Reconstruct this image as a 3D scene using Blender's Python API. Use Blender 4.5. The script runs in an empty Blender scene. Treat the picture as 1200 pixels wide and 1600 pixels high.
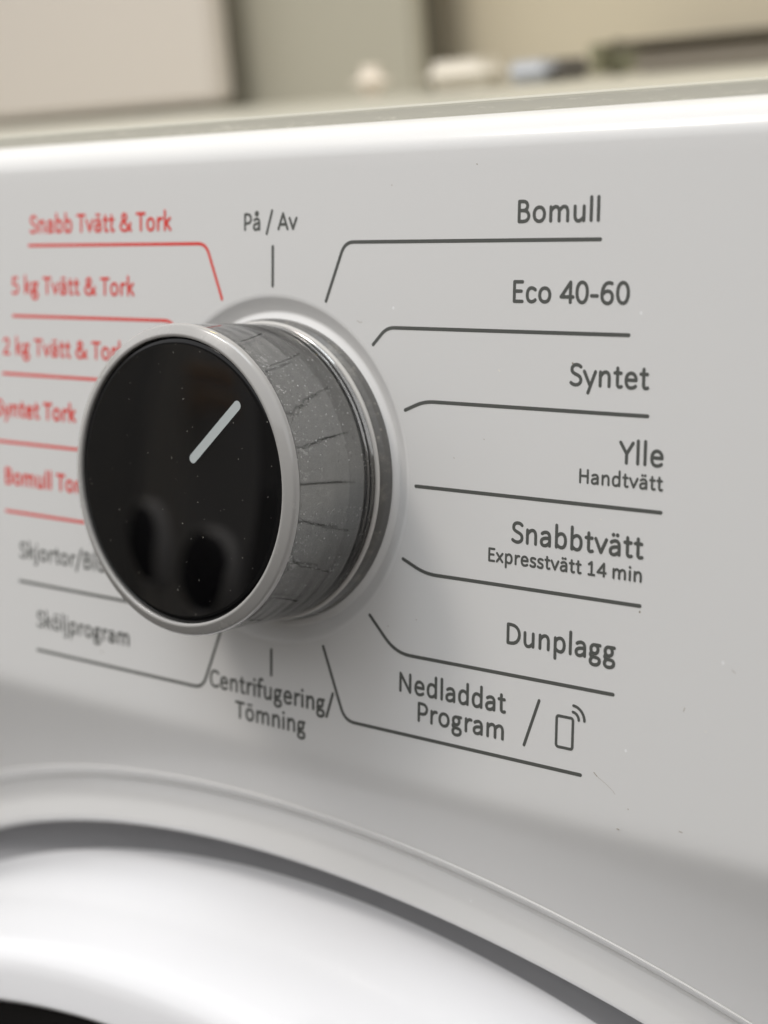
import bpy, bmesh, math, random
from mathutils import Vector, Matrix
random.seed(7)
sc = bpy.context.scene
S = 0.03                       # one unit of the layout (dial scale radius) in metres
TILT = math.radians(8.7)       # the control panel leans back by this much
RX = Matrix.Rotation(-TILT, 4, 'X')
COL = bpy.data.collections.new('scene'); sc.collection.children.link(COL)

# ------------------------------------------------------------------ camera
cam_d = bpy.data.cameras.new('camera'); cam = bpy.data.objects.new('camera', cam_d); COL.objects.link(cam)
CP = Vector((6.07904298, -6.48251922, 0.98405173))
r0 = Vector((0.7738288340, 0.6332605423, 0.0130392168)); r1 = Vector((0.0952615797, -0.0960058975, -0.9908118384)); r2 = Vector((-0.6261902004, 0.7679609061, -0.1346175313))
cm = Matrix(((r0.x, -r1.x, -r2.x, CP.x * S), (r0.y, -r1.y, -r2.y, CP.y * S), (r0.z, -r1.z, -r2.z, CP.z * S), (0, 0, 0, 1)))
cam.matrix_world = RX @ cm
cam_d.sensor_fit = 'VERTICAL'; cam_d.sensor_height = 36.0; cam_d.sensor_width = 27.0
F = 2550.205
cam_d.lens = F / 1600 * 36.0
cam_d.clip_start = 0.01; cam_d.clip_end = 50
cam_d.dof.use_dof = True; cam_d.dof.focus_distance = 7.95 * S; cam_d.dof.aperture_fstop = 13.8
sc.camera = cam
CPW = (RX @ CP.to_4d()).to_3d()

def pix(u, v, Y):
    """world point (layout units, level frame) of photo pixel u,v on the plane y=Y"""
    d = r0 * ((u - 600) / F) + r1 * ((v - 800) / F) + r2
    d = RX.to_3x3() @ d
    return CPW + d * ((Y - CPW.y) / d.y)

# ------------------------------------------------------------------ world and lamps
w = bpy.data.worlds.new('World'); sc.world = w; w.use_nodes = True
w.node_tree.nodes['Background'].inputs[0].default_value = (1.0, 0.995, 1.0, 1)
w.node_tree.nodes['Background'].inputs[1].default_value = 0.72

def area(name, loc, target, size, power, col, size_y=None):
    l = bpy.data.lights.new(name, 'AREA'); l.energy = power; l.color = col; l.size = size
    if size_y: l.shape = 'RECTANGLE'; l.size_y = size_y
    o = bpy.data.objects.new(name, l); COL.objects.link(o); o.location = loc
    o.rotation_euler = (Vector(target) - Vector(loc)).to_track_quat('-Z', 'Y').to_euler()
    return o
area('ceiling_lamp', (-0.16, -0.40, 1.45), (0, 0, 0), 0.60, 4.3, (0.90, 0.955, 1.0), 1.0)
area('side_lamp', (-0.38, -0.40, 0.76), (0, 0, 0), 0.20, 1.8, (1.0, 0.94, 0.87), 0.20)
area('warm_lamp', (-0.55, 0.40, 1.12), (0.1, 0.3, 0), 0.09, 0.7, (1.0, 0.74, 0.16), 0.09)
sc.view_settings.view_transform = 'Standard'; sc.view_settings.look = 'None'
sc.view_settings.exposure = 0.56; sc.view_settings.gamma = 1.0
sc.cycles.use_denoising = True
sc.cycles.max_bounces = 16; sc.cycles.glossy_bounces = 8; sc.cycles.transmission_bounces = 14
sc.cycles.caustics_reflective = False; sc.cycles.caustics_refractive = False

# ------------------------------------------------------------------ materials
def mat(name, col, rough=0.4, metal=0.0, spec=0.5, coat=0.0, coat_rough=0.05):
    m = bpy.data.materials.new(name); m.use_nodes = True
    b = m.node_tree.nodes['Principled BSDF']
    b.inputs['Base Color'].default_value = (*col, 1); b.inputs['Roughness'].default_value = rough
    b.inputs['Metallic'].default_value = metal; b.inputs['Specular IOR Level'].default_value = spec
    b.inputs['Coat Weight'].default_value = coat; b.inputs['Coat Roughness'].default_value = coat_rough
    return m
class N:
    def __init__(s, m): s.t = m.node_tree; s.b = s.t.nodes['Principled BSDF']
    def n(s, ty, **k):
        x = s.t.nodes.new(ty)
        for a, v in k.items():
            if a in x.inputs.keys() if hasattr(x.inputs, 'keys') else False: x.inputs[a].default_value = v
            else: setattr(x, a, v)
        return x
    def l(s, a, b): s.t.links.new(a, b)
    def coord(s, scale=(1, 1, 1)):
        t = s.n('ShaderNodeTexCoord'); mp = s.n('ShaderNodeMapping'); mp.inputs['Scale'].default_value = scale
        s.l(t.outputs['Object'], mp.inputs[0]); return mp.outputs[0]
    def noise(s, vec, scale, detail=3, rough=.5, dist=0):
        x = s.n('ShaderNodeTexNoise'); x.inputs['Scale'].default_value = scale; x.inputs['Detail'].default_value = detail
        x.inputs['Roughness'].default_value = rough; x.inputs['Distortion'].default_value = dist
        s.l(vec, x.inputs['Vector']); return x.outputs['Fac']
    def ramp(s, fac, a, b, c0=(0, 0, 0, 1), c1=(1, 1, 1, 1)):
        x = s.n('ShaderNodeValToRGB'); e = x.color_ramp.elements; e[0].position = a; e[1].position = b; e[0].color = c0; e[1].color = c1
        s.l(fac, x.inputs[0]); return x.outputs[0]
    def mix(s, fac, a, b):
        x = s.n('ShaderNodeMix', data_type='RGBA')
        for i, v in ((0, fac), (6, a), (7, b)):
            if isinstance(v, (int, float)): x.inputs[i].default_value = v
            elif isinstance(v, tuple): x.inputs[i].default_value = v
            else: s.l(v, x.inputs[i])
        return x.outputs[2]
    def math(s, op, a, b=0.0):
        x = s.n('ShaderNodeMath', operation=op)
        for i, v in enumerate((a, b)):
            if isinstance(v, (int, float)): x.inputs[i].default_value = v
            else: s.l(v, x.inputs[i])
        return x.outputs[0]
    def bump(s, h, strength, dist):
        x = s.n('ShaderNodeBump'); x.inputs['Strength'].default_value = strength; x.inputs['Distance'].default_value = dist
        s.l(h, x.inputs['Height']); s.l(x.outputs[0], s.b.inputs['Normal'])

def specks(k, vec, scale, thr, dens):
    """sparse small dots: voronoi distance below thr, only in cells whose random value passes dens"""
    v = k.n('ShaderNodeTexVoronoi'); v.inputs['Scale'].default_value = scale; k.l(vec, v.inputs['Vector'])
    sep = k.n('ShaderNodeSeparateColor'); k.l(v.outputs['Color'], sep.inputs[0])
    near = k.math('LESS_THAN', v.outputs['Distance'], thr)
    return k.math('MULTIPLY', near, k.math('GREATER_THAN', sep.outputs[0], 1 - dens))

white = mat('white_plastic', (0.78, 0.775, 0.76), 0.30, spec=0.35, coat=0.45, coat_rough=0.10)
k = N(white); vec = k.coord()
big = k.noise(vec, 14, 4)
base = k.mix(big, (0.77, 0.765, 0.75, 1), (0.80, 0.795, 0.785, 1))
base = k.mix(specks(k, vec, 330, 0.05, 0.010), base, (0.33, 0.29, 0.22, 1))
base = k.mix(specks(k, k.coord((1.07, 1, .93)), 260, 0.06, 0.03), base, (0.93, 0.93, 0.93, 1))
k.l(base, k.b.inputs['Base Color'])
k.l(k.ramp(k.noise(vec, 60, 5, .6), .3, .75, (.30, .30, .30, 1), (.34, .34, .34, 1)), k.b.inputs['Roughness'])
k.bump(k.noise(vec, 900, 2), 0.04, 0.0003)

door_white = mat('door_white_plastic', (0.865, 0.865, 0.88), 0.16, coat=0.5, coat_rough=0.06)
k = N(door_white); vec = k.coord()
k.l(k.mix(specks(k, vec, 200, 0.05, 0.03), (0.865, 0.865, 0.88, 1), (0.3, 0.28, 0.22, 1)), k.b.inputs['Base Color'])
gasket_m = mat('grey_gasket', (0.27, 0.27, 0.28), 0.45)
dark_m = mat('dark_oval', (0.03, 0.03, 0.03), 0.6)
doorglass = mat('black_door_glass', (0.004, 0.004, 0.005), 0.08)

chrome = mat('smoked_chrome', (0.20, 0.205, 0.20), 0.09, metal=1.0)
k = N(chrome); vec = k.coord()
dust = k.math('MAXIMUM', specks(k, vec, 1500, 0.22, 0.14), specks(k, k.coord((1, 1.3, .8)), 2600, 0.25, 0.12))
patch = k.ramp(k.noise(vec, 90, 4, .6, .4), .45, .62)
curl = k.ramp(k.noise(k.coord((1, .7, 1)), 900, 2, .5, 1.6), .60, .64)
dust = k.math('MULTIPLY', dust, .15)
k.l(dust, k.b.inputs['Roughness']) if False else None
film = k.ramp(k.noise(vec, 160, 3, .5), .3, .8, (.275, .278, .278, 1), (.29, .29, .287, 1))
k.l(k.mix(dust, film, (.55, .52, .46, 1)), k.b.inputs['Base Color'])
k.l(k.math('SUBTRACT', 1.0, k.math('MULTIPLY', dust, .8)), k.b.inputs['Metallic'])
k.l(k.math('ADD', .055, k.math('MULTIPLY', dust, .5)), k.b.inputs['Roughness'])
clear = mat('clear_acrylic', (0.93, 0.92, 0.90), 0.02)
k = N(clear); k.b.inputs['Transmission Weight'].default_value = 1.0; k.b.inputs['IOR'].default_value = 1.49
vec = k.coord()
dd = k.math('MAXIMUM', specks(k, vec, 1400, 0.20, 0.10), specks(k, k.coord((1, 1.3, .8)), 2900, 0.26, 0.14))
sx = k.n('ShaderNodeSeparateXYZ'); k.l(vec, sx.inputs[0])
front = k.ramp(k.math('MULTIPLY', sx.outputs[1], -1 / S), .38, .62)      # grime gathers next to the front rim
curl = k.ramp(k.noise(k.coord((1, .7, 1)), 900, 2, .5, 1.6), .60, .64)
patch = k.ramp(k.noise(vec, 90, 4, .6, .4), .45, .62)
dd = k.math('MAXIMUM', k.math('MULTIPLY', dd, .34), k.math('MULTIPLY', k.math('MULTIPLY', k.math('MULTIPLY', curl, patch), front), .3))
k.l(k.math('SUBTRACT', 1.0, dd), k.b.inputs['Transmission Weight'])
k.l(k.ramp(k.noise(vec, 120, 4, .6), .35, .75, (.01, .01, .01, 1), (.03, .03, .03, 1)), k.b.inputs['Roughness'])
rim_m = mat('clear_satin_rim', (0.40, 0.39, 0.375), 0.30, metal=0.0, coat=0.7, coat_rough=.05)
k = N(rim_m); vec = k.coord((1, 1, 1))
k.l(k.ramp(k.noise(vec, 300, 3), .3, .7, (.16, .16, .16, 1), (.30, .30, .30, 1)), k.b.inputs['Roughness'])
skirt_m = mat('dusty_dark_plastic', (0.12, 0.115, 0.10), 0.33)
k = N(skirt_m); vec = k.coord()
grime = k.math('MAXIMUM', k.ramp(k.noise(vec, 420, 5, .75), .52, .72), specks(k, vec, 1200, 0.3, 0.15))
k.l(k.mix(k.math('MULTIPLY', grime, .6), (0.14, 0.137, 0.13, 1), (0.30, 0.285, 0.25, 1)), k.b.inputs['Base Color'])
ridge_m = mat('pale_ridge_plastic', (0.62, 0.60, 0.57), 0.4)
glass_blk = mat('black_glass_face', (0.002, 0.002, 0.0024), 0.012, spec=0.36)
k = N(glass_blk); vec = k.coord((1, 1, 1))
k.l(k.mix(specks(k, vec, 900, 0.07, 0.06), (0.002, 0.002, 0.0024, 1), (.5, .48, .42, 1)), k.b.inputs['Base Color'])
point_m = mat('pale_grey_print', (0.50, 0.54, 0.54), 0.35)
ink_grey = mat('grey_ink', (0.100, 0.104, 0.095), 0.42)
ink_red = mat('red_ink', (0.80, 0.05, 0.035), 0.42)
recess_m = mat('recess_plastic', (0.84, 0.835, 0.825), 0.30)
trim_m = mat('worktop_edge_trim', (0.50, 0.485, 0.42), 0.25)
k = N(trim_m); vec = k.coord((.15, 1, 1))
k.l(k.mix(k.ramp(k.noise(vec, 1500, 4, .7), .55, .80), (0.44, 0.425, 0.365, 1), (0.60, .58, .50, 1)), k.b.inputs['Base Color'])
top_m = mat('cream_worktop', (0.53, 0.515, 0.44), 0.35)

# ------------------------------------------------------------------ object helpers
def link(name, me, m, parent=None, loc=None):
    o = bpy.data.objects.new(name, me); COL.objects.link(o)
    if m: me.materials.append(m)
    if parent: o.parent = parent
    if loc: o.location = loc
    return o
def mesh(name, vs, fs, m, parent=None, smooth=False, weld=False, face=None):
    me = bpy.data.meshes.new(name); me.from_pydata([(x * S, y * S, z * S) for x, y, z in vs], [], fs)
    bm = bmesh.new(); bm.from_mesh(me)
    if weld: bmesh.ops.remove_doubles(bm, verts=bm.verts, dist=1e-6)
    if face:
        d = Vector(face); bm.normal_update()
        bmesh.ops.reverse_faces(bm, faces=[f for f in bm.faces if f.normal.dot(d) < 0])
    else: bmesh.ops.recalc_face_normals(bm, faces=bm.faces)
    bm.to_mesh(me); bm.free()
    if smooth:
        for p in me.polygons: p.use_smooth = True
    return link(name, me, m, parent)
def tag(o, label=None, cat=None, group=None, kind=None):
    for a, v in (('label', label), ('category', cat), ('group', group), ('kind', kind)):
        if v: o[a] = v
    return o
def grid(rows, closed=False, flip=False):
    vs = [p for r in rows for p in r]; n = len(rows[0]); fs = []
    for i in range(len(rows) - 1):
        for j in range(n - (0 if closed else 1)):
            a, b = i * n + j, i * n + (j + 1) % n
            fs.append((a, b, b + n, a + n) if not flip else (a, a + n, b + n, b))
    return vs, fs
def lathe(name, prof, m, parent, seg=192, smooth=True):
    """revolve (radius, y) about the knob's axis; y negative = towards the viewer"""
    rows = [[(r * math.sin(2 * math.pi * j / seg), y, r * math.cos(2 * math.pi * j / seg)) for j in range(seg)] for r, y in prof]
    vs, fs = grid(rows, True)
    return mesh(name, vs, fs, m, parent, smooth)
def fillet(pts, rad, n=6):
    """round the corners of a profile polyline"""
    out = [pts[0]]
    for i in range(1, len(pts) - 1):
        p, a, b = Vector(pts[i]), Vector(pts[i - 1]), Vector(pts[i + 1])
        r = rad[i] if isinstance(rad, (list, tuple)) else rad
        da, db = (a - p), (b - p); t = min(r, da.length * .49, db.length * .49)
        if t < 1e-7: out.append(tuple(p)); continue
        A, B = p + da.normalized() * t, p + db.normalized() * t
        for q in range(n + 1):
            u = q / n; out.append(tuple(A * (1 - u) ** 2 + p * 2 * u * (1 - u) + B * u * u))
    out.append(pts[-1]); return out

# ------------------------------------------------------------------ washing machine
XL, XR = -26.0, 9.0
machine = bpy.data.objects.new('washing_machine', None); COL.objects.link(machine); machine.rotation_euler = (-TILT, 0, 0)
machine.empty_display_size = .1
tag(machine, 'white washer dryer front with a round black faced dial and Swedish programme names', 'washing machine')

BZ, SLOPE = -1.565, 0.40
def py(z):          # depth of the panel surface at height z: flat, then leaning inwards below the bend
    t = (BZ - z) / 0.030
    return SLOPE * 0.030 * math.log1p(math.exp(min(t, 60))) if t < 60 else SLOPE * (BZ - z)
# arc of the door surround
AX, AZ = -0.191, -10.447
def arcz(x, r): return AZ + math.sqrt(r * r - (x - AX) ** 2)
# hole square
vs, fs = [], []
H = 1.12; seg = 128
def sq(a):
    s, c = math.sin(a), math.cos(a); q = H / max(abs(s), abs(c)); return (q * s, 0.0, q * c)
rows = [[(0.955 * math.sin(2 * math.pi * j / seg), 0.0, 0.955 * math.cos(2 * math.pi * j / seg)) for j in range(seg)], [sq(2 * math.pi * j / seg) for j in range(seg)]]
v, f = grid(rows, True); vs += v; fs += f
def addgrid(rows):
    global vs, fs
    v, f = grid(rows); o = len(vs); vs += v; fs += [tuple(i + o for i in q) for q in f]
addgrid([[(XL, 0, -H), (XL, 0, H)], [(-H, 0, -H), (-H, 0, H)]])
addgrid([[(H, 0, -H), (H, 0, H)], [(XR, 0, -H), (XR, 0, H)]])
TOPR = [(0, 1.60), (0, 1.66)]
R0 = 0.20
for i in range(1, 17):
    a = math.radians(i * 90 / 16); TOPR.append((R0 - R0 * math.cos(a) , 1.66 + R0 * math.sin(a) * .95))
TOPR += [(0.24, 1.85)]
xs = [XL, -6, -H, H, 4, XR]
addgrid([[(x, y, z) for x in xs] for y, z in [(0, H)] + TOPR])
# lower part down to the surround groove
GR = 8.536
xs = [AX + GR * math.sin(math.radians(a)) for a in [i * 0.75 for i in range(-90, 91)]]
rows = []
for x in xs:
    ze = arcz(x, GR); col = []
    for t in [0, .2, .35, .39, .41, .43, .45, .47, .49, .51, .53, .56, .6, .65, .7]: 
        z = -H - (t / .7) * 0.85 if True else 0
        col.append(z)
    zz = [-H, -1.3, -1.42, -1.46, -1.48, -1.5, -1.52, -1.54, -1.56, -1.58, -1.60, -1.62, -1.64, -1.67, -1.71, -1.78]
    n2 = 8; last = zz[-1]
    zz = zz + [last + (ze - last) * i / n2 for i in range(1, n2 + 1)]
    rows.append([(x, py(z), z) for z in zz])
addgrid(rows)
panel = mesh('control_panel', vs, fs, white, machine, smooth=True, weld=True, face=(0, -1, .4))

# door surround: swept about the door's centre
def sweep(name, prof, m, parent, follow, a0=-67.5, a1=67.5, n=180):
    rows = []
    for r, y in prof:
        row = []
        for i in range(n + 1):
            a = math.radians(a0 + (a1 - a0) * i / n); x = AX + r * math.sin(a); z = AZ + r * math.cos(a)
            row.append((x, y + (py(z) if follow else 0), z))
        rows.append(row)
    v, f = grid(rows); return mesh(name, v, f, m, parent, True)
prof = fillet([(8.546, .03), (8.540, -.010), (8.525, -.010), (8.462, .042), (8.452, .028), (8.442, .024), (8.33, .020), (8.178, -.058), (8.139, -.03), (8.130, .06), (8.130, .70)],
              [0, .006, .008, .006, .004, .01, .05, .03, .03, .03, 0])
surround = sweep('door_surround', prof, white, machine, True)
door = sweep('door', fillet([(7.91, .53), (7.885, .455), (7.82, .20), (7.70, -.22), (7.565, -.56), (7.27, -.61), (7.245, -.575), (7.23, -.42)], [0, .05, .1, .2, .16, .03, .03, 0], 10), door_white, machine, False)
sweep('door_gasket', fillet([(7.905, .52), (7.93, .56), (8.01, .63), (8.16, .66)], .03), gasket_m, door, False)
sweep('door_glass', fillet([(7.24, -.50), (7.16, -.48), (6.7, -.28), (6.1, -.15)], .1), doorglass, door, False)

# recess around the knob
recess = lathe('dial_recess', fillet([(.960, -.0006), (.940, .002), (.866, .044), (.856, .044), (.80, .020), (.60, .020)], [0, .03, .01, .01, .02, 0], 8), recess_m, panel)

# knob
steps = []
for q, (ya, rr_) in enumerate([(-.36, .7315), (-.30, .7307), (-.24, .7299), (-.18, .7291), (-.13, .7283)]):
    steps += [(rr_, ya), (rr_ - .0004, ya + .012)]
body = lathe('control_dial', fillet([(.30, -.690), (.7315, -.690), (.7315, -.685)] + steps + [(.7270, -.070), (.74, -.060)],
             .008, 4), chrome, machine)
lathe('dusty_skirt', fillet([(.735, -.070), (.798, -.050), (.806, -.040), (.824, -.018), (.826, .030), (.74, .04)], .008, 4), skirt_m, body)
waves = [(.800 + .00028 * (1 - math.cos((ya + .60) * 2 * math.pi / .098)), ya) for ya in [-.60 + .0085 * q for q in range(58)]]
shell = lathe('clear_shell', fillet([(.7335, -.655), (.800, -.655)] + waves + [(.800, -.098), (.797, -.092), (.797, -.078), (.745, -.0775), (.7335, -.0790)],
             [0, .004] + [0] * 58 + [.004, .002, .002, .004, 0], 5), clear, body)
lathe('ridge_ring', fillet([(.76, -.074), (.800, -.0755), (.812, -.069), (.812, -.058), (.803, -.050), (.76, -.050)], .005, 4), ridge_m, body)
rim = lathe('rim', fillet([(.737, -.690), (.737, -.716), (.751, -.722), (.798, -.698), (.806, -.686), (.806, -.662), (.799, -.6555), (.737, -.6555)], [0, .004, .01, .012, .006, .004, .003, 0], 6), rim_m, body)
rows = [(0.0005, -.7060), (.2, -.7060), (.5, -.7060), (.70, -.7060), (.728, -.7055), (.734, -.698), (.7345, -.685)]
face = lathe('dial_face', rows, glass_blk, body)

# ------------------------------------------------------------------ flat print (ribbons of ink)
LW = 0.0185
def ribbon(vs, fs, pts, wd, y0, closed=False, cap=6):
    """flat ribbon in the xz plane; a height ramp of a few microns keeps crossings apart"""
    P = [Vector(p) for p in pts]; n = len(P); h = wd / 2; out = []
    if closed: P = P + [P[0]]
    n = len(P)
    for i in range(n):
        if closed and i in (0, n - 1): a, b = P[-2], P[1]
        else: a, b = P[max(i - 1, 0)], P[min(i + 1, n - 1)]
        p = P[i]
        d1 = (p - a).normalized() if (p - a).length > 1e-9 else (b - p).normalized()
        d2 = (b - p).normalized() if (b - p).length > 1e-9 else d1
        t = (d1 + d2).normalized(); nn = Vector((-t.y, t.x)); mlen = 1 / max(.5, nn.dot(Vector((-d1.y, d1.x))))
        y = y0 - 0.00003 * i / n
        out.append((p + nn * h * mlen, p - nn * h * mlen, y))
    o = len(vs)
    for a, b, y in out: vs += [(a.x, y, a.y), (b.x, y, b.y)]
    for i in range(n - 1): fs.append((o + 2 * i, o + 2 * i + 1, o + 2 * i + 3, o + 2 * i + 2))
    if not closed:
        for e, q in ((0, 1), (n - 1, n - 2)):
            d = (P[e] - P[q]).normalized(); nn = Vector((-d.y, d.x)); L, R_, y = out[e]
            fan = []
            for j in range(1, cap):
                a = math.pi * j / cap; c = P[e] + nn * h * math.cos(a) + d * h * math.sin(a)
                fan.append(len(vs)); vs.append((c.x, y, c.y))
            i0, i1 = o + 2 * e, o + 2 * e + 1
            if (Vector(L) - P[e]).dot(nn) < 0: i0, i1 = i1, i0
            fs.append(tuple([i0] + fan + [i1]))
def split(pts):
    """cut a polyline at its sharp corners"""
    res, cur = [], [pts[0]]
    for i in range(1, len(pts) - 1):
        cur.append(pts[i]); a = Vector(pts[i]) - Vector(pts[i - 1]); b = Vector(pts[i + 1]) - Vector(pts[i])
        if a.length > 1e-6 and b.length > 1e-6 and a.angle(b) > math.radians(60): res.append(cur); cur = [pts[i]]
    cur.append(pts[-1]); res.append(cur); return res

GL = {
'B': (.86, 'M.2 .075 L.2 .925 L.42 .925 C.72 .925 .72 .54 .42 .54 L.2 .54;M.42 .54 C.82 .54 .82 .075 .42 .075 L.2 .075'),
'E': (.77, 'M.64 .925 L.2 .925 L.2 .075 L.64 .075;M.2 .52 L.58 .52'),
'S': (.726, 'M.61 .84 C.5 .97 .14 .98 .14 .72 C.14 .47 .62 .56 .62 .28 C.62 .02 .24 .02 .1 .15'),
'Y': (.77, 'M.07 .925 L.385 .46 L.385 .07;M.70 .925 L.385 .46'),
'H': (.986, 'M.2 .075 L.2 .925;M.786 .075 L.786 .925;M.2 .52 L.786 .52'),
'D': (.973, 'M.2 .925 L.38 .925 C1.0 .925 1.0 .075 .38 .075 L.2 .075;M.2 .075 L.2 .925'),
'N': (1.02, 'M.2 .075 L.2 .925;M.2 .925 L.82 .075;M.82 .075 L.82 .925'),
'P': (.818, 'M.2 .075 L.2 .925 L.42 .925 C.8 .925 .8 .42 .42 .42 L.2 .42'),
'C': (.843, 'M.77 .83 C.6 .98 .14 1.02 .14 .5 C.14 -.02 .6 .02 .77 .17'),
'T': (.77, 'M.06 .925 L.71 .925;M.385 .925 L.385 .075'),
'A': (.916, 'M.09 .075 L.458 .925;M.458 .925 L.826 .075;M.2 .33 L.716 .33'),
'k': (.72, 'M.19 .075 L.19 1.03;M.6 .655 L.2 .37;M.3 .43 L.63 .075'),
'o': (.834, 'O.417 .367 .272 .297'), 'ö': (.834, 'O.417 .367 .272 .297;M.31 .915 L.312 .915;M.53 .915 L.532 .915'),
'm': (1.264, 'M.19 .075 L.19 .66;M.19 .47 C.3 .72 .63 .76 .63 .44 L.63 .075;M.63 .47 C.74 .72 1.07 .76 1.07 .44 L1.07 .075'),
'n': (.83, 'M.19 .075 L.19 .66;M.19 .46 C.32 .72 .65 .78 .65 .42 L.65 .075'),
'u': (.83, 'M.18 .66 L.18 .31 C.18 -.05 .5 .01 .64 .25;M.64 .66 L.64 .075'),
'l': (.362, 'M.18 .075 L.18 1.03'),
'c': (.669, 'M.57 .59 C.43 .71 .14 .72 .14 .36 C.14 .01 .45 .02 .58 .15'),
'e': (.788, 'M.15 .385 L.65 .385 C.67 .75 .15 .80 .15 .37 C.15 -.04 .5 .03 .63 .13'),
't': (.53, 'M.24 .86 L.24 .24 C.24 .05 .34 .05 .45 .09;M.10 .655 L.42 .655'),
'y': (.717, 'M.07 .66 L.36 .1;M.65 .66 L.28 -.25'),
'a': (.758, 'M.17 .59 C.3 .69 .58 .73 .58 .44 L.58 .075;M.58 .40 C.35 .42 .13 .38 .13 .22 C.13 .01 .42 .01 .58 .22'),
'd': (.83, 'M.64 1.03 L.64 .075;M.64 .52 C.5 .75 .15 .75 .15 .36 C.15 -.03 .48 .01 .64 .24'),
'b': (.83, 'M.19 1.03 L.19 .075;M.19 .5 C.34 .77 .68 .75 .68 .37 C.68 -.02 .34 .01 .19 .22'),
'p': (.83, 'M.19 .66 L.19 -.25;M.19 .5 C.34 .77 .68 .75 .68 .37 C.68 -.02 .34 .01 .19 .22'),
'v': (.715, 'M.08 .66 L.357 .085;M.357 .085 L.635 .66'),
'x': (.685, 'M.1 .66 L.58 .075;M.58 .66 L.1 .075'),
'r': (.552, 'M.19 .075 L.19 .66;M.19 .43 C.27 .62 .38 .69 .50 .65'),
's': (.619, 'M.5 .61 C.38 .69 .14 .69 .14 .51 C.14 .33 .5 .4 .5 .21 C.5 .01 .22 .03 .1 .12'),
'i': (.362, 'M.18 .075 L.18 .66;M.18 .92 L.182 .92'),
'j': (.378, 'M.19 .66 L.19 -.08 C.19 -.22 .1 -.26 .0 -.23;M.19 .92 L.192 .92'),
'g': (.745, 'O.335 .46 .185 .19;M.38 .652 L.62 .652;M.19 .31 C.10 .24 .12 .13 .27 .115 C.48 .10 .61 .10 .61 -.05 C.61 -.28 .13 -.29 .13 -.09 C.13 .02 .18 .07 .27 .115'),
'f': (.483, 'M.2 .075 L.2 .8 C.2 1.02 .33 1.06 .46 1.01;M.05 .64 L.43 .64'),
'/': (.61, 'M.08 -.17 L.53 1.1'),
'&': (1.08, 'M.95 .45 C.92 .2 .72 .07 .45 .07 C.07 .07 .05 .42 .3 .51 C.55 .6 .62 .68 .62 .77 C.6 .98 .27 .98 .27 .76 C.27 .65 .42 .52 1.0 .075'),
'0': (.80, 'O.4 .5 .268 .428'), '4': (.80, 'M.59 .075 L.59 .925;M.59 .925 L.1 .3;M.1 .3 L.73 .3'),
'6': (.80, 'M.64 .89 C.35 .99 .14 .78 .14 .38 C.14 -.04 .67 -.05 .67 .31 C.67 .63 .28 .64 .15 .4'),
'1': (.80, 'M.2 .77 L.42 .925 L.42 .075;M.2 .075 L.64 .075'),
'5': (.80, 'M.6 .925 L.22 .925 L.2 .55 C.4 .6 .66 .56 .66 .31 C.66 .01 .3 .02 .14 .1'),
'2': (.80, 'M.15 .82 C.3 .98 .6 .97 .6 .72 C.6 .5 .35 .35 .14 .08 L.67 .075'),
'-': (.484, 'M.09 .36 L.39 .36'), ' ': (.358, ''),
}
GL['ä'] = (.758, GL['a'][1] + ';M.27 .915 L.272 .915;M.48 .915 L.482 .915')
GL['å'] = (.758, GL['a'][1] + ';O.375 .95 .095 .085')
def paths(ch):
    res = []
    for st in GL[ch][1].split(';'):
        if not st: continue
        if st[0] == 'O':
            cx, cy, rx, ry = map(float, st[1:].split())
            res.append(([(cx + rx * abs(math.cos(a)) ** .93 * math.copysign(1, math.cos(a)), cy + ry * abs(math.sin(a)) ** .93 * math.copysign(1, math.sin(a))) for a in [2 * math.pi * (i + .5) / 26 for i in range(26)]], True)); continue
        pts = []
        for t in st.replace('L', '|L').replace('C', '|C').split('|'):
            q = list(map(float, t[1:].split()))
            if t[0] in 'ML': pts.append((q[0], q[1]))
            else:
                p0 = pts[-1]
                for i in range(1, 11):
                    u = i / 10; a, b, c, d = (1 - u) ** 3, 3 * u * (1 - u) ** 2, 3 * u * u * (1 - u), u ** 3
                    pts.append((a * p0[0] + b * q[0] + c * q[2] + d * q[4], a * p0[1] + b * q[1] + c * q[3] + d * q[5]))
        res.append((pts, False))
    return res
def text(s, x0, x1, z, cap, m, bold=1.0, wt=.142):
    cap *= 1.045; bold *= 1.10
    """lettering whose ink runs from x0 to x1 on the baseline z"""
    adv, strokes = 0, []
    for ch in s:
        for pts, cl in paths(ch): strokes.append(([(a + adv, b) for a, b in pts], cl))
        adv += GL[ch][0]
    lo = min(a for p, _ in strokes for a, b in p) - wt / 2; hi = max(a for p, _ in strokes for a, b in p) + wt / 2
    kx = (x1 - x0) / (hi - lo); vs, fs, y = [], [], -0.0008
    for pts, cl in strokes:
        q = [(x0 + (a - lo) * kx, z + b * cap) for a, b in pts]
        dot = len(pts) == 2 and abs(pts[0][0] - pts[1][0]) < .003 and abs(pts[0][1] - pts[1][1]) < .001
        for seg_ in ([q] if cl else split(q)):
            ribbon(vs, fs, seg_, wt * cap * bold * (1.15 if dot else 1), y, cl); y -= 0.00004
    return tag(mesh('lettering', vs, fs, m, panel, face=(0, -1, 0)), ('red' if m is ink_red else 'grey') + ' printed words ' + s)
def pline(pts, m, name='programme_line', wd=LW, rad=.05, rads=None, closed=False):
    P = fillet(pts, rads or rad, 8) if len(pts) > 2 and not closed else pts
    vs, fs = [], []; ribbon(vs, fs, P, wd, -0.0007, closed, 8)
    return mesh(name, vs, fs, m, panel, face=(0, -1, 0))

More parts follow.
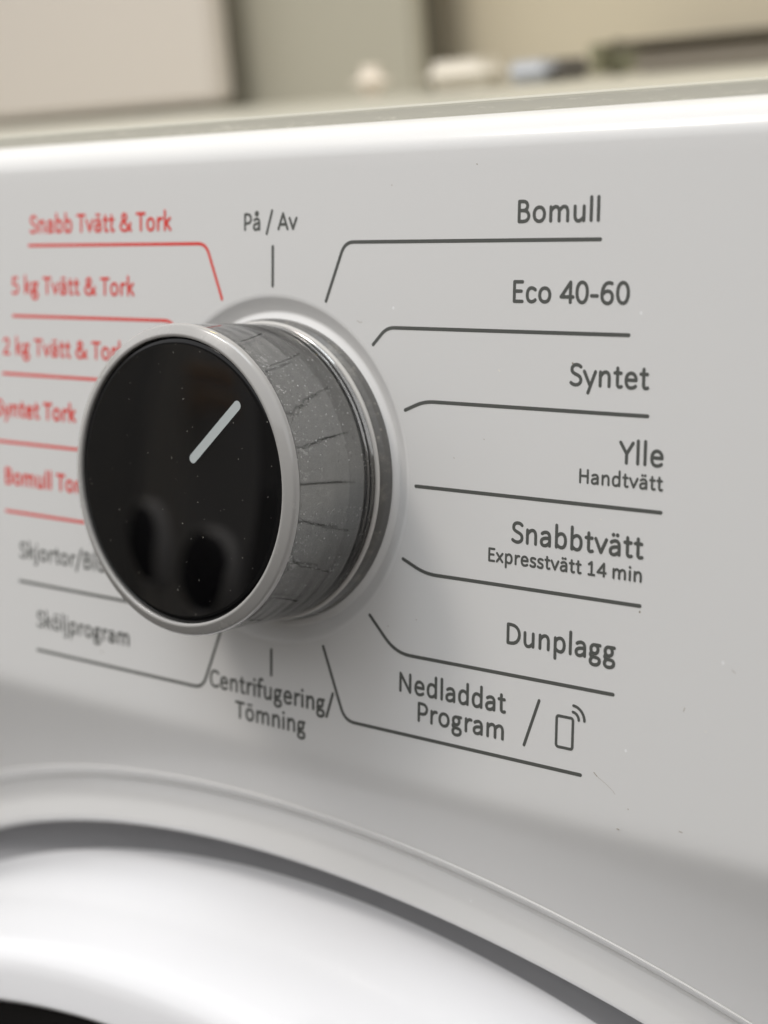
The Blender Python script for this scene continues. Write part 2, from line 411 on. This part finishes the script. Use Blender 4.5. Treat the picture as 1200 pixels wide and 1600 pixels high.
G, RD = ink_grey, ink_red
text('Bomull', 1.589, 2.043, 1.307, .105, G)
text('Eco 40-60', 1.572, 2.214, .932, .104, G)
text('Syntet', 1.905, 2.331, .551, .104, G)
text('Ylle', 2.185, 2.418, .205, .104, G)
text('Handtvätt', 1.974, 2.421, .098, .067, G, 1.08)
text('Snabbtvätt', 1.596, 2.332, -.226, .104, G)
text('Expresstvätt 14 min', 1.461, 2.327, -.333, .067, G, 1.08)
text('Dunplagg', 1.582, 2.202, -.731, .104, G)
text('Nedladdat', .912, 1.588, -1.084, .103, G)
text('Program', 1.036, 1.578, -1.222, .102, G)
text('På / Av', -.213, .177, 1.293, .092, G)
text('Centrifugering/', -.480, .462, -1.288, .101, G)
text('Tömning', -.279, .259, -1.437, .099, G)
text('Skjortor/Blusar', -2.192, -1.16, -.732, .102, G)
text('Sköljprogram', -2.030, -1.166, -1.157, .102, G)
text('Snabb Tvätt & Tork', -2.040, -.785, 1.300, .106, RD)
text('5 kg Tvätt & Tork', -2.225, -1.098, .930, .104, RD)
text('2 kg Tvätt & Tork', -2.322, -1.178, .551, .104, RD)
text('Syntet Tork', -2.410, -1.632, .162, .102, RD, 1.22)
text('Bomull Tork', -2.322, -1.52, -.270, .102, RD, 1.22)
ZR = [1.228, .796, .433, 0, -.443, -.883, -1.306]; EX = [2.05, 2.216, 2.328, 2.414, 2.322, 2.195, 2.029]
for i, (z, ex) in enumerate(zip(ZR, EX)):
    a = math.radians(22.5 * (i + 1)); t = (math.sin(a), math.cos(a))
    for s in (1, -1):
        m = RD if s < 0 and i < 5 else G
        if i == 3: pts = [(s * 1.0, 0), (s * ex, 0)]
        else: pts = [(s * t[0], t[1]), (s * t[0] * z / t[1], z), (s * ex, z)]
        pline(pts, m, rads=[0, (.06, .05, .06, 0, .07, .10, .07)[i], 0])
pline([(0, 1.0), (0, 1.208)], G, 'dial_tick'); pline([(0, -1.0), (0, -1.143)], G, 'dial_tick')
pline([(1.782, -.983), (1.700, -1.219)], G, 'divider_slash', .0165)
# phone symbol with two signal arcs
vs, fs = [], []
a0, a1, b0, b1, rr = 1.886, 1.979, -1.190, -1.037, .012
pts = []
for cx, cy, st in ((a1 - rr, b1 - rr, 0), (a0 + rr, b1 - rr, 90), (a0 + rr, b0 + rr, 180), (a1 - rr, b0 + rr, 270)):
    pts += [(cx + rr * math.cos(math.radians(st + q * 30)), cy + rr * math.sin(math.radians(st + q * 30))) for q in range(4)]
ribbon(vs, fs, pts, .0145, -.0012, True)
for q, r in enumerate((.036, .068)):
    ribbon(vs, fs, [(1.975 + r * math.cos(math.radians(d)), -1.041 + r * math.sin(math.radians(d))) for d in range(2, 89, 6)], .0145, -.0014 - q * .0001, False)
mesh('phone_symbol', vs, fs, G, panel)
# pointer on the dial face
vs, fs = [], []
ribbon(vs, fs, [(.116, .126), (.426, .410)], .050, -.7085, False, 12)
mesh('pointer_mark', vs, fs, point_m, body)

# small marks on the panel: hairline scratches, crumbs and dust
mark_m = mat('brown_grime', (0.42, 0.37, 0.31), .7); pale_m = mat('pale_dust', (0.86, 0.84, 0.78), .8)
def panel_pt(u, v):
    d = r0 * ((u - 600) / F) + r1 * ((v - 800) / F) + r2
    p = CP + d * (-CP.y / d.y); return (p.x, p.z)
for i, (m, wd, pts) in enumerate([(mark_m, .0045, [(928, 1207), (933, 1213)]), (mark_m, .0016, [(934, 1214), (946, 1224), (956, 1234), (961, 1241)]),
        (mark_m, .005, [(745, 256), (746, 257)]), (pale_m, .007, [(779, 578), (781, 580)]), (mark_m, .0025, [(1144, 1047), (1149, 1052)]),
        (pale_m, .006, [(1102, 1143), (1103, 1144)]), (mark_m, .003, [(1068, 1112), (1070, 1106)]), (mark_m, .005, [(964, 1295), (967, 1296)]),
        (mark_m, .004, [(1061, 1299), (1066, 1301)]), (mark_m, .004, [(981, 1264), (982, 1265)]), (mark_m, .0022, [(558, 501), (563, 504), (566, 503)]),
        (pale_m, .0016, [(1040, 182), (1052, 168), (1060, 162)]), (mark_m, .0035, [(650, 968), (651, 969)]), (mark_m, .003, [(709, 715), (710, 716)]),
        (mark_m, .003, [(756, 686), (757, 687)]), (pale_m, .005, [(938, 811), (940, 812)]), (mark_m, .003, [(612, 289), (613, 290)]), (mark_m, .003, [(910, 201), (911, 202)]), (mark_m, .004, [(606, 978), (607, 979)])]):
    vs, fs = [], []; ribbon(vs, fs, [panel_pt(*p) for p in pts], wd, -.0006 - i * .00002)
    off = -.012 if pts[0][1] < 210 else 0
    if off: continue
    mesh('scratch', vs, fs, m, panel, face=(0, -1, 0))
# the crumb stuck on the rounded upper edge, and dust lying on the glass face
vs, fs = [], []
rnd = random.Random(11)
for q in range(48):
    a, rr_ = rnd.uniform(0, 6.283), .70 * math.sqrt(rnd.random()); x, z = rr_ * math.sin(a), rr_ * math.cos(a); L = rnd.choice([.001, .001, .002, .006]); b = rnd.uniform(0, 3.14)
    ribbon(vs, fs, [(x, z), (x + L * math.cos(b), z + L * math.sin(b))], rnd.choice([.0025, .003, .004, .0055]), -.7066 - q * .00001)
tag(mesh('dust', vs, fs, mat('grey_dust', (.20, .19, .17), .9), body, face=(0, -1, 0)), kind='stuff')

# ------------------------------------------------------------------ worktop of the machine
def box(name, x0, x1, y0, y1, z0, z1, m, parent=None, bev=0.0):
    me = bpy.data.meshes.new(name); bm = bmesh.new()
    bmesh.ops.create_cube(bm, size=1, matrix=Matrix.Translation(((x0 + x1) / 2 * S, (y0 + y1) / 2 * S, (z0 + z1) / 2 * S)) @ Matrix.Diagonal(((x1 - x0) * S, (y1 - y0) * S, (z1 - z0) * S, 1)))
    if bev: bmesh.ops.bevel(bm, geom=bm.edges, offset=bev * S, segments=3, affect='EDGES')
    bm.to_mesh(me); bm.free(); return link(name, me, m, parent)
# rows in the machine's leaning frame; the top surface itself is level
ts, tc = math.tan(TILT), 1
zt0 = 1.925
rows = []
for y, z in [(.214, 1.80), (.212, 1.862), (.214, 1.908), (.232, 1.912)]:
    rows.append([(x, y, z) for x in (XL, -8, 0, XR)])
v, f = grid(rows); strip = mesh('worktop_trim', v, f, trim_m, machine)
rows = []
for y, z in [(.222, 1.85), (.222, 1.918), (.232, 1.930), (.27, 1.936)] + [(yy, 1.936 + (yy - .27) * ts) for yy in (1, 4, 8, 13, 17.5)]:
    rows.append([(x, y, z) for x in (XL, -16, -8, 0, XR)])
v, f = grid(rows); top = mesh('worktop', v, f, top_m, machine)

# ------------------------------------------------------------------ room behind (level frame)
ZW = (RX @ Vector((0, .27, 1.934))).z       # height of the worktop
wall_beige = mat('beige_wall', (0.66, 0.585, 0.44), 0.6); wall_grey = mat('grey_green_cupboard', (0.46, 0.435, 0.355), 0.5)
YB = 18.0
def wallbox(name, ua, ub, y, zlo, zhi, depth, m, bev=.1):
    a = pix(ua, 60, y); b = pix(ub, 60, y)
    return box(name, a.x, b.x, y, y + depth, zlo, zhi, m, None, bev)
fl = box('floor', -150, 120, -140, 30, -31, -30, mat('dark_floor', (0.05, 0.045, 0.04), .6)); tag(fl, kind='structure')
wl = box('back_wall', -94, 94, 18.2, 19.2, -30, 30, wall_beige); tag(wl, kind='structure')
tag(wallbox('white_cupboard', -500, 330, 15.5, ZW + .12, ZW + 22, .5, mat('white_lacquer', (0.68, 0.625, 0.565), 0.35)), 'pale white cupboard at the far left behind the machine', 'cupboard')
tag(wallbox('grey_cupboard', 200, 648, 16.6, ZW - .3, ZW + 22, .4, wall_grey), 'grey green cupboard standing behind the worktop in the middle', 'cupboard')
tag(wallbox('dark_upright_strip', 640, 672, 17.2, ZW - 2, ZW + 22, .5, mat('dark_strip', (0.17, 0.155, 0.12), .5)), 'narrow dark upright strip between grey cupboard and beige wall', 'pipe cover')  # narrow dark strip right of the grey cupboard


# small things lying on the worktop's far part
def obj(name, bm, m, parent=None):
    me = bpy.data.meshes.new(name); bm.to_mesh(me); bm.free()
    for p in me.polygons: p.use_smooth = True
    return link(name, me, m, parent)
def wbox(name, u0, u1, y, dep, h, m, z0=0.0, bev=.15):
    a = pix(u0, 110, y); b = pix(u1, 110, y)
    return box(name, a.x, b.x, y, y + dep, ZW + z0, ZW + z0 + h, m, None, bev)
cream_m = mat('cream_plastic', (0.84, 0.79, 0.70), 0.4)
o = wbox('detergent_cap', 535, 590, 13.0, .5, .46, mat('peach_plastic', (0.86, 0.78, 0.68), .4), 0, .2)
tag(o, 'small peach cap standing on the worktop below the grey cupboard', 'cap')
o = wbox('soap_tray', 648, 755, 14.5, .9, .44, cream_m, 0, .2)
tag(o, 'low cream tray on the worktop beside the dark upright strip', 'tray')
ph = bpy.data.objects.new('mobile_phone', None); COL.objects.link(ph); tag(ph, 'pale blue thing with a dark end lying on the worktop', 'phone')
a = pix(775, 110, 12); b = pix(852, 110, 12); c = pix(880, 110, 12)
bx = box('case', a.x, b.x, 12, 12.8, ZW + .01, ZW + .30, mat('pale_blue', (0.58, 0.60, 0.64), .3), ph, .15)
bx = box('dark_end', b.x + .01, c.x, 12, 12.8, ZW + .02, ZW + .29, mat('dark_grey', (0.13, 0.12, 0.11), .4), ph, .1)
o = wbox('folded_cloth', 895, 975, 16.2, 1.2, .55, mat('olive_cloth', (0.26, 0.25, 0.16), .9), 0, .5)
tag(o, 'dull green folded cloth on the far worktop before the beige wall', 'cloth')
sh = bpy.data.objects.new('wall_shelf', None); COL.objects.link(sh); tag(sh, 'grey brown shelf ledge with a dark upper edge at far right', 'shelf')
a = pix(985, 60, 16.0); b = pix(1400, 30, 16.0)
box('ledge', a.x, b.x, 16.0, 18.1, ZW + .0, ZW + .36, mat('grey_brown', (0.36, 0.32, 0.27), .6), sh, .1)
box('dark_edge', a.x - .3, b.x, 15.8, 18.1, ZW + .365, ZW + .50, mat('dark_brown', (0.13, 0.11, 0.08), .5), sh, .08)

# ------------------------------------------------------------------ the side of the room that the glossy dial face mirrors
def refl(u, v, dist):
    """level-frame point seen mirrored in the dial face at photo pixel u,v, on the panel-frame plane y=-dist"""
    d = r0 * ((u - 600) / F) + r1 * ((v - 800) / F) + r2
    p = CP + d * ((-.707 - CP.y) / d.y); d = Vector((d.x, -d.y, d.z))
    return RX.to_3x3() @ (p + d * ((-dist - p.y) / d.y))
def rquad(name, u0, u1, v0, v1, dist, depth, m, bev=.2):
    ps = [refl(u, v, dist) for u in (u0, u1) for v in (v0, v1)]
    x0, x1 = sum(p.x for p in ps[:2]) / 2, sum(p.x for p in ps[2:]) / 2
    zt = (ps[0].z + ps[2].z) / 2; zb = (ps[1].z + ps[3].z) / 2; y = sum(p.y for p in ps) / 4
    return box(name, min(x0, x1), max(x0, x1), y - depth, y, min(zt, zb), max(zt, zb), m, None, bev)
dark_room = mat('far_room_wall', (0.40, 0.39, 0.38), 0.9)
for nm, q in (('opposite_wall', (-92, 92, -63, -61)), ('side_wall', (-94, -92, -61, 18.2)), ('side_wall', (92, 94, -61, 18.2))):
    tag(box(nm, q[0], q[1], q[2], q[3], -30, 28, dark_room if q[0] == -92 else (mat('left_wall_bounce', (.84, .83, .81), .8) if q[0] < 0 else mat('right_wall_dimming', (.34, .32, .30), .8))), kind='structure')  # unseen side walls, left toned pale and right dark to brighten the panel's left
o = rquad('tall_cupboard', 216, 288, 480, 1010, 30, 4, mat('grey_lacquer', (0.80, 0.77, 0.74), .5))
tag(o, 'tall grey cupboard across the room mirrored in the black dial face', 'cupboard')
o = rquad('pale_door_leaf', 60, 205, 430, 1100, 34, 4, mat('dim_door', (0.55, 0.54, 0.53), .5))
tag(o, 'dim brownish door leaf at the left of the mirrored room', 'door')
bl = bpy.data.objects.new('slatted_blind', None); COL.objects.link(bl); tag(bl, 'brown slatted blind mirrored in the upper right of the dial face', 'blind')
sm = mat('brown_slat', (0.95, 0.70, 0.50), .5)
for i, (va, vb) in enumerate([(552, 578), (584, 592), (606, 626), (634, 642)]):
    o = rquad('slat', 290, 372, va, vb, 30, .6, sm, .1); o.parent = bl
o = rquad('low_cabinet', 150, 440, 745, 1080, 36, 6, mat('low_cab', (0.24, 0.235, 0.23), .6)); tag(o, 'low dark grey cabinet mirrored in the lower half of the dial face', 'cabinet')
def add_oval(name, u, v, w, h, dist, label):  # pale-rimmed dark oval, added only for its reflection in the dial face
    c = refl(u, v, dist); e = refl(u + w, v, dist); g = refl(u, v + h, dist)
    rx = abs(e.x - c.x); rz = abs(g.z - c.z)
    root = bpy.data.objects.new(name, None); COL.objects.link(root); root.location = c * S; tag(root, label, 'oval')
    root.rotation_euler = (0, -.22, 0)
    bm = bmesh.new(); bmesh.ops.create_uvsphere(bm, u_segments=32, v_segments=20, radius=1); bmesh.ops.scale(bm, vec=(rx * .84 * S, .2 * S, rz * .84 * S), verts=bm.verts)
    obj('oval_body', bm, dark_m, root)
    rows = []
    for i in range(48):
        a = 2 * math.pi * i / 48; rows.append([((rx * (.90 + .07 * math.cos(b))) * math.sin(a) - .10 * rx, .15 * math.sin(b) - .1, (rz * (.92 + .06 * math.cos(b))) * math.cos(a) - .07 * rz) for b in [2 * math.pi * j / 10 for j in range(10)]])
    rows.append(rows[0]); vv, ff = grid(rows, True); mesh('oval_rim', vv, ff, mat('rim_grey', (0.95, 0.92, 0.9), .3), root, True, weld=True)
add_oval('mirrored_oval', 226, 850, 24, 78, 8.5, 'left of two added dark ovals mirrored in the dial face')
add_oval('mirrored_oval', 322, 900, 44, 86, 8, 'right and larger of two added dark ovals mirrored in the dial face')
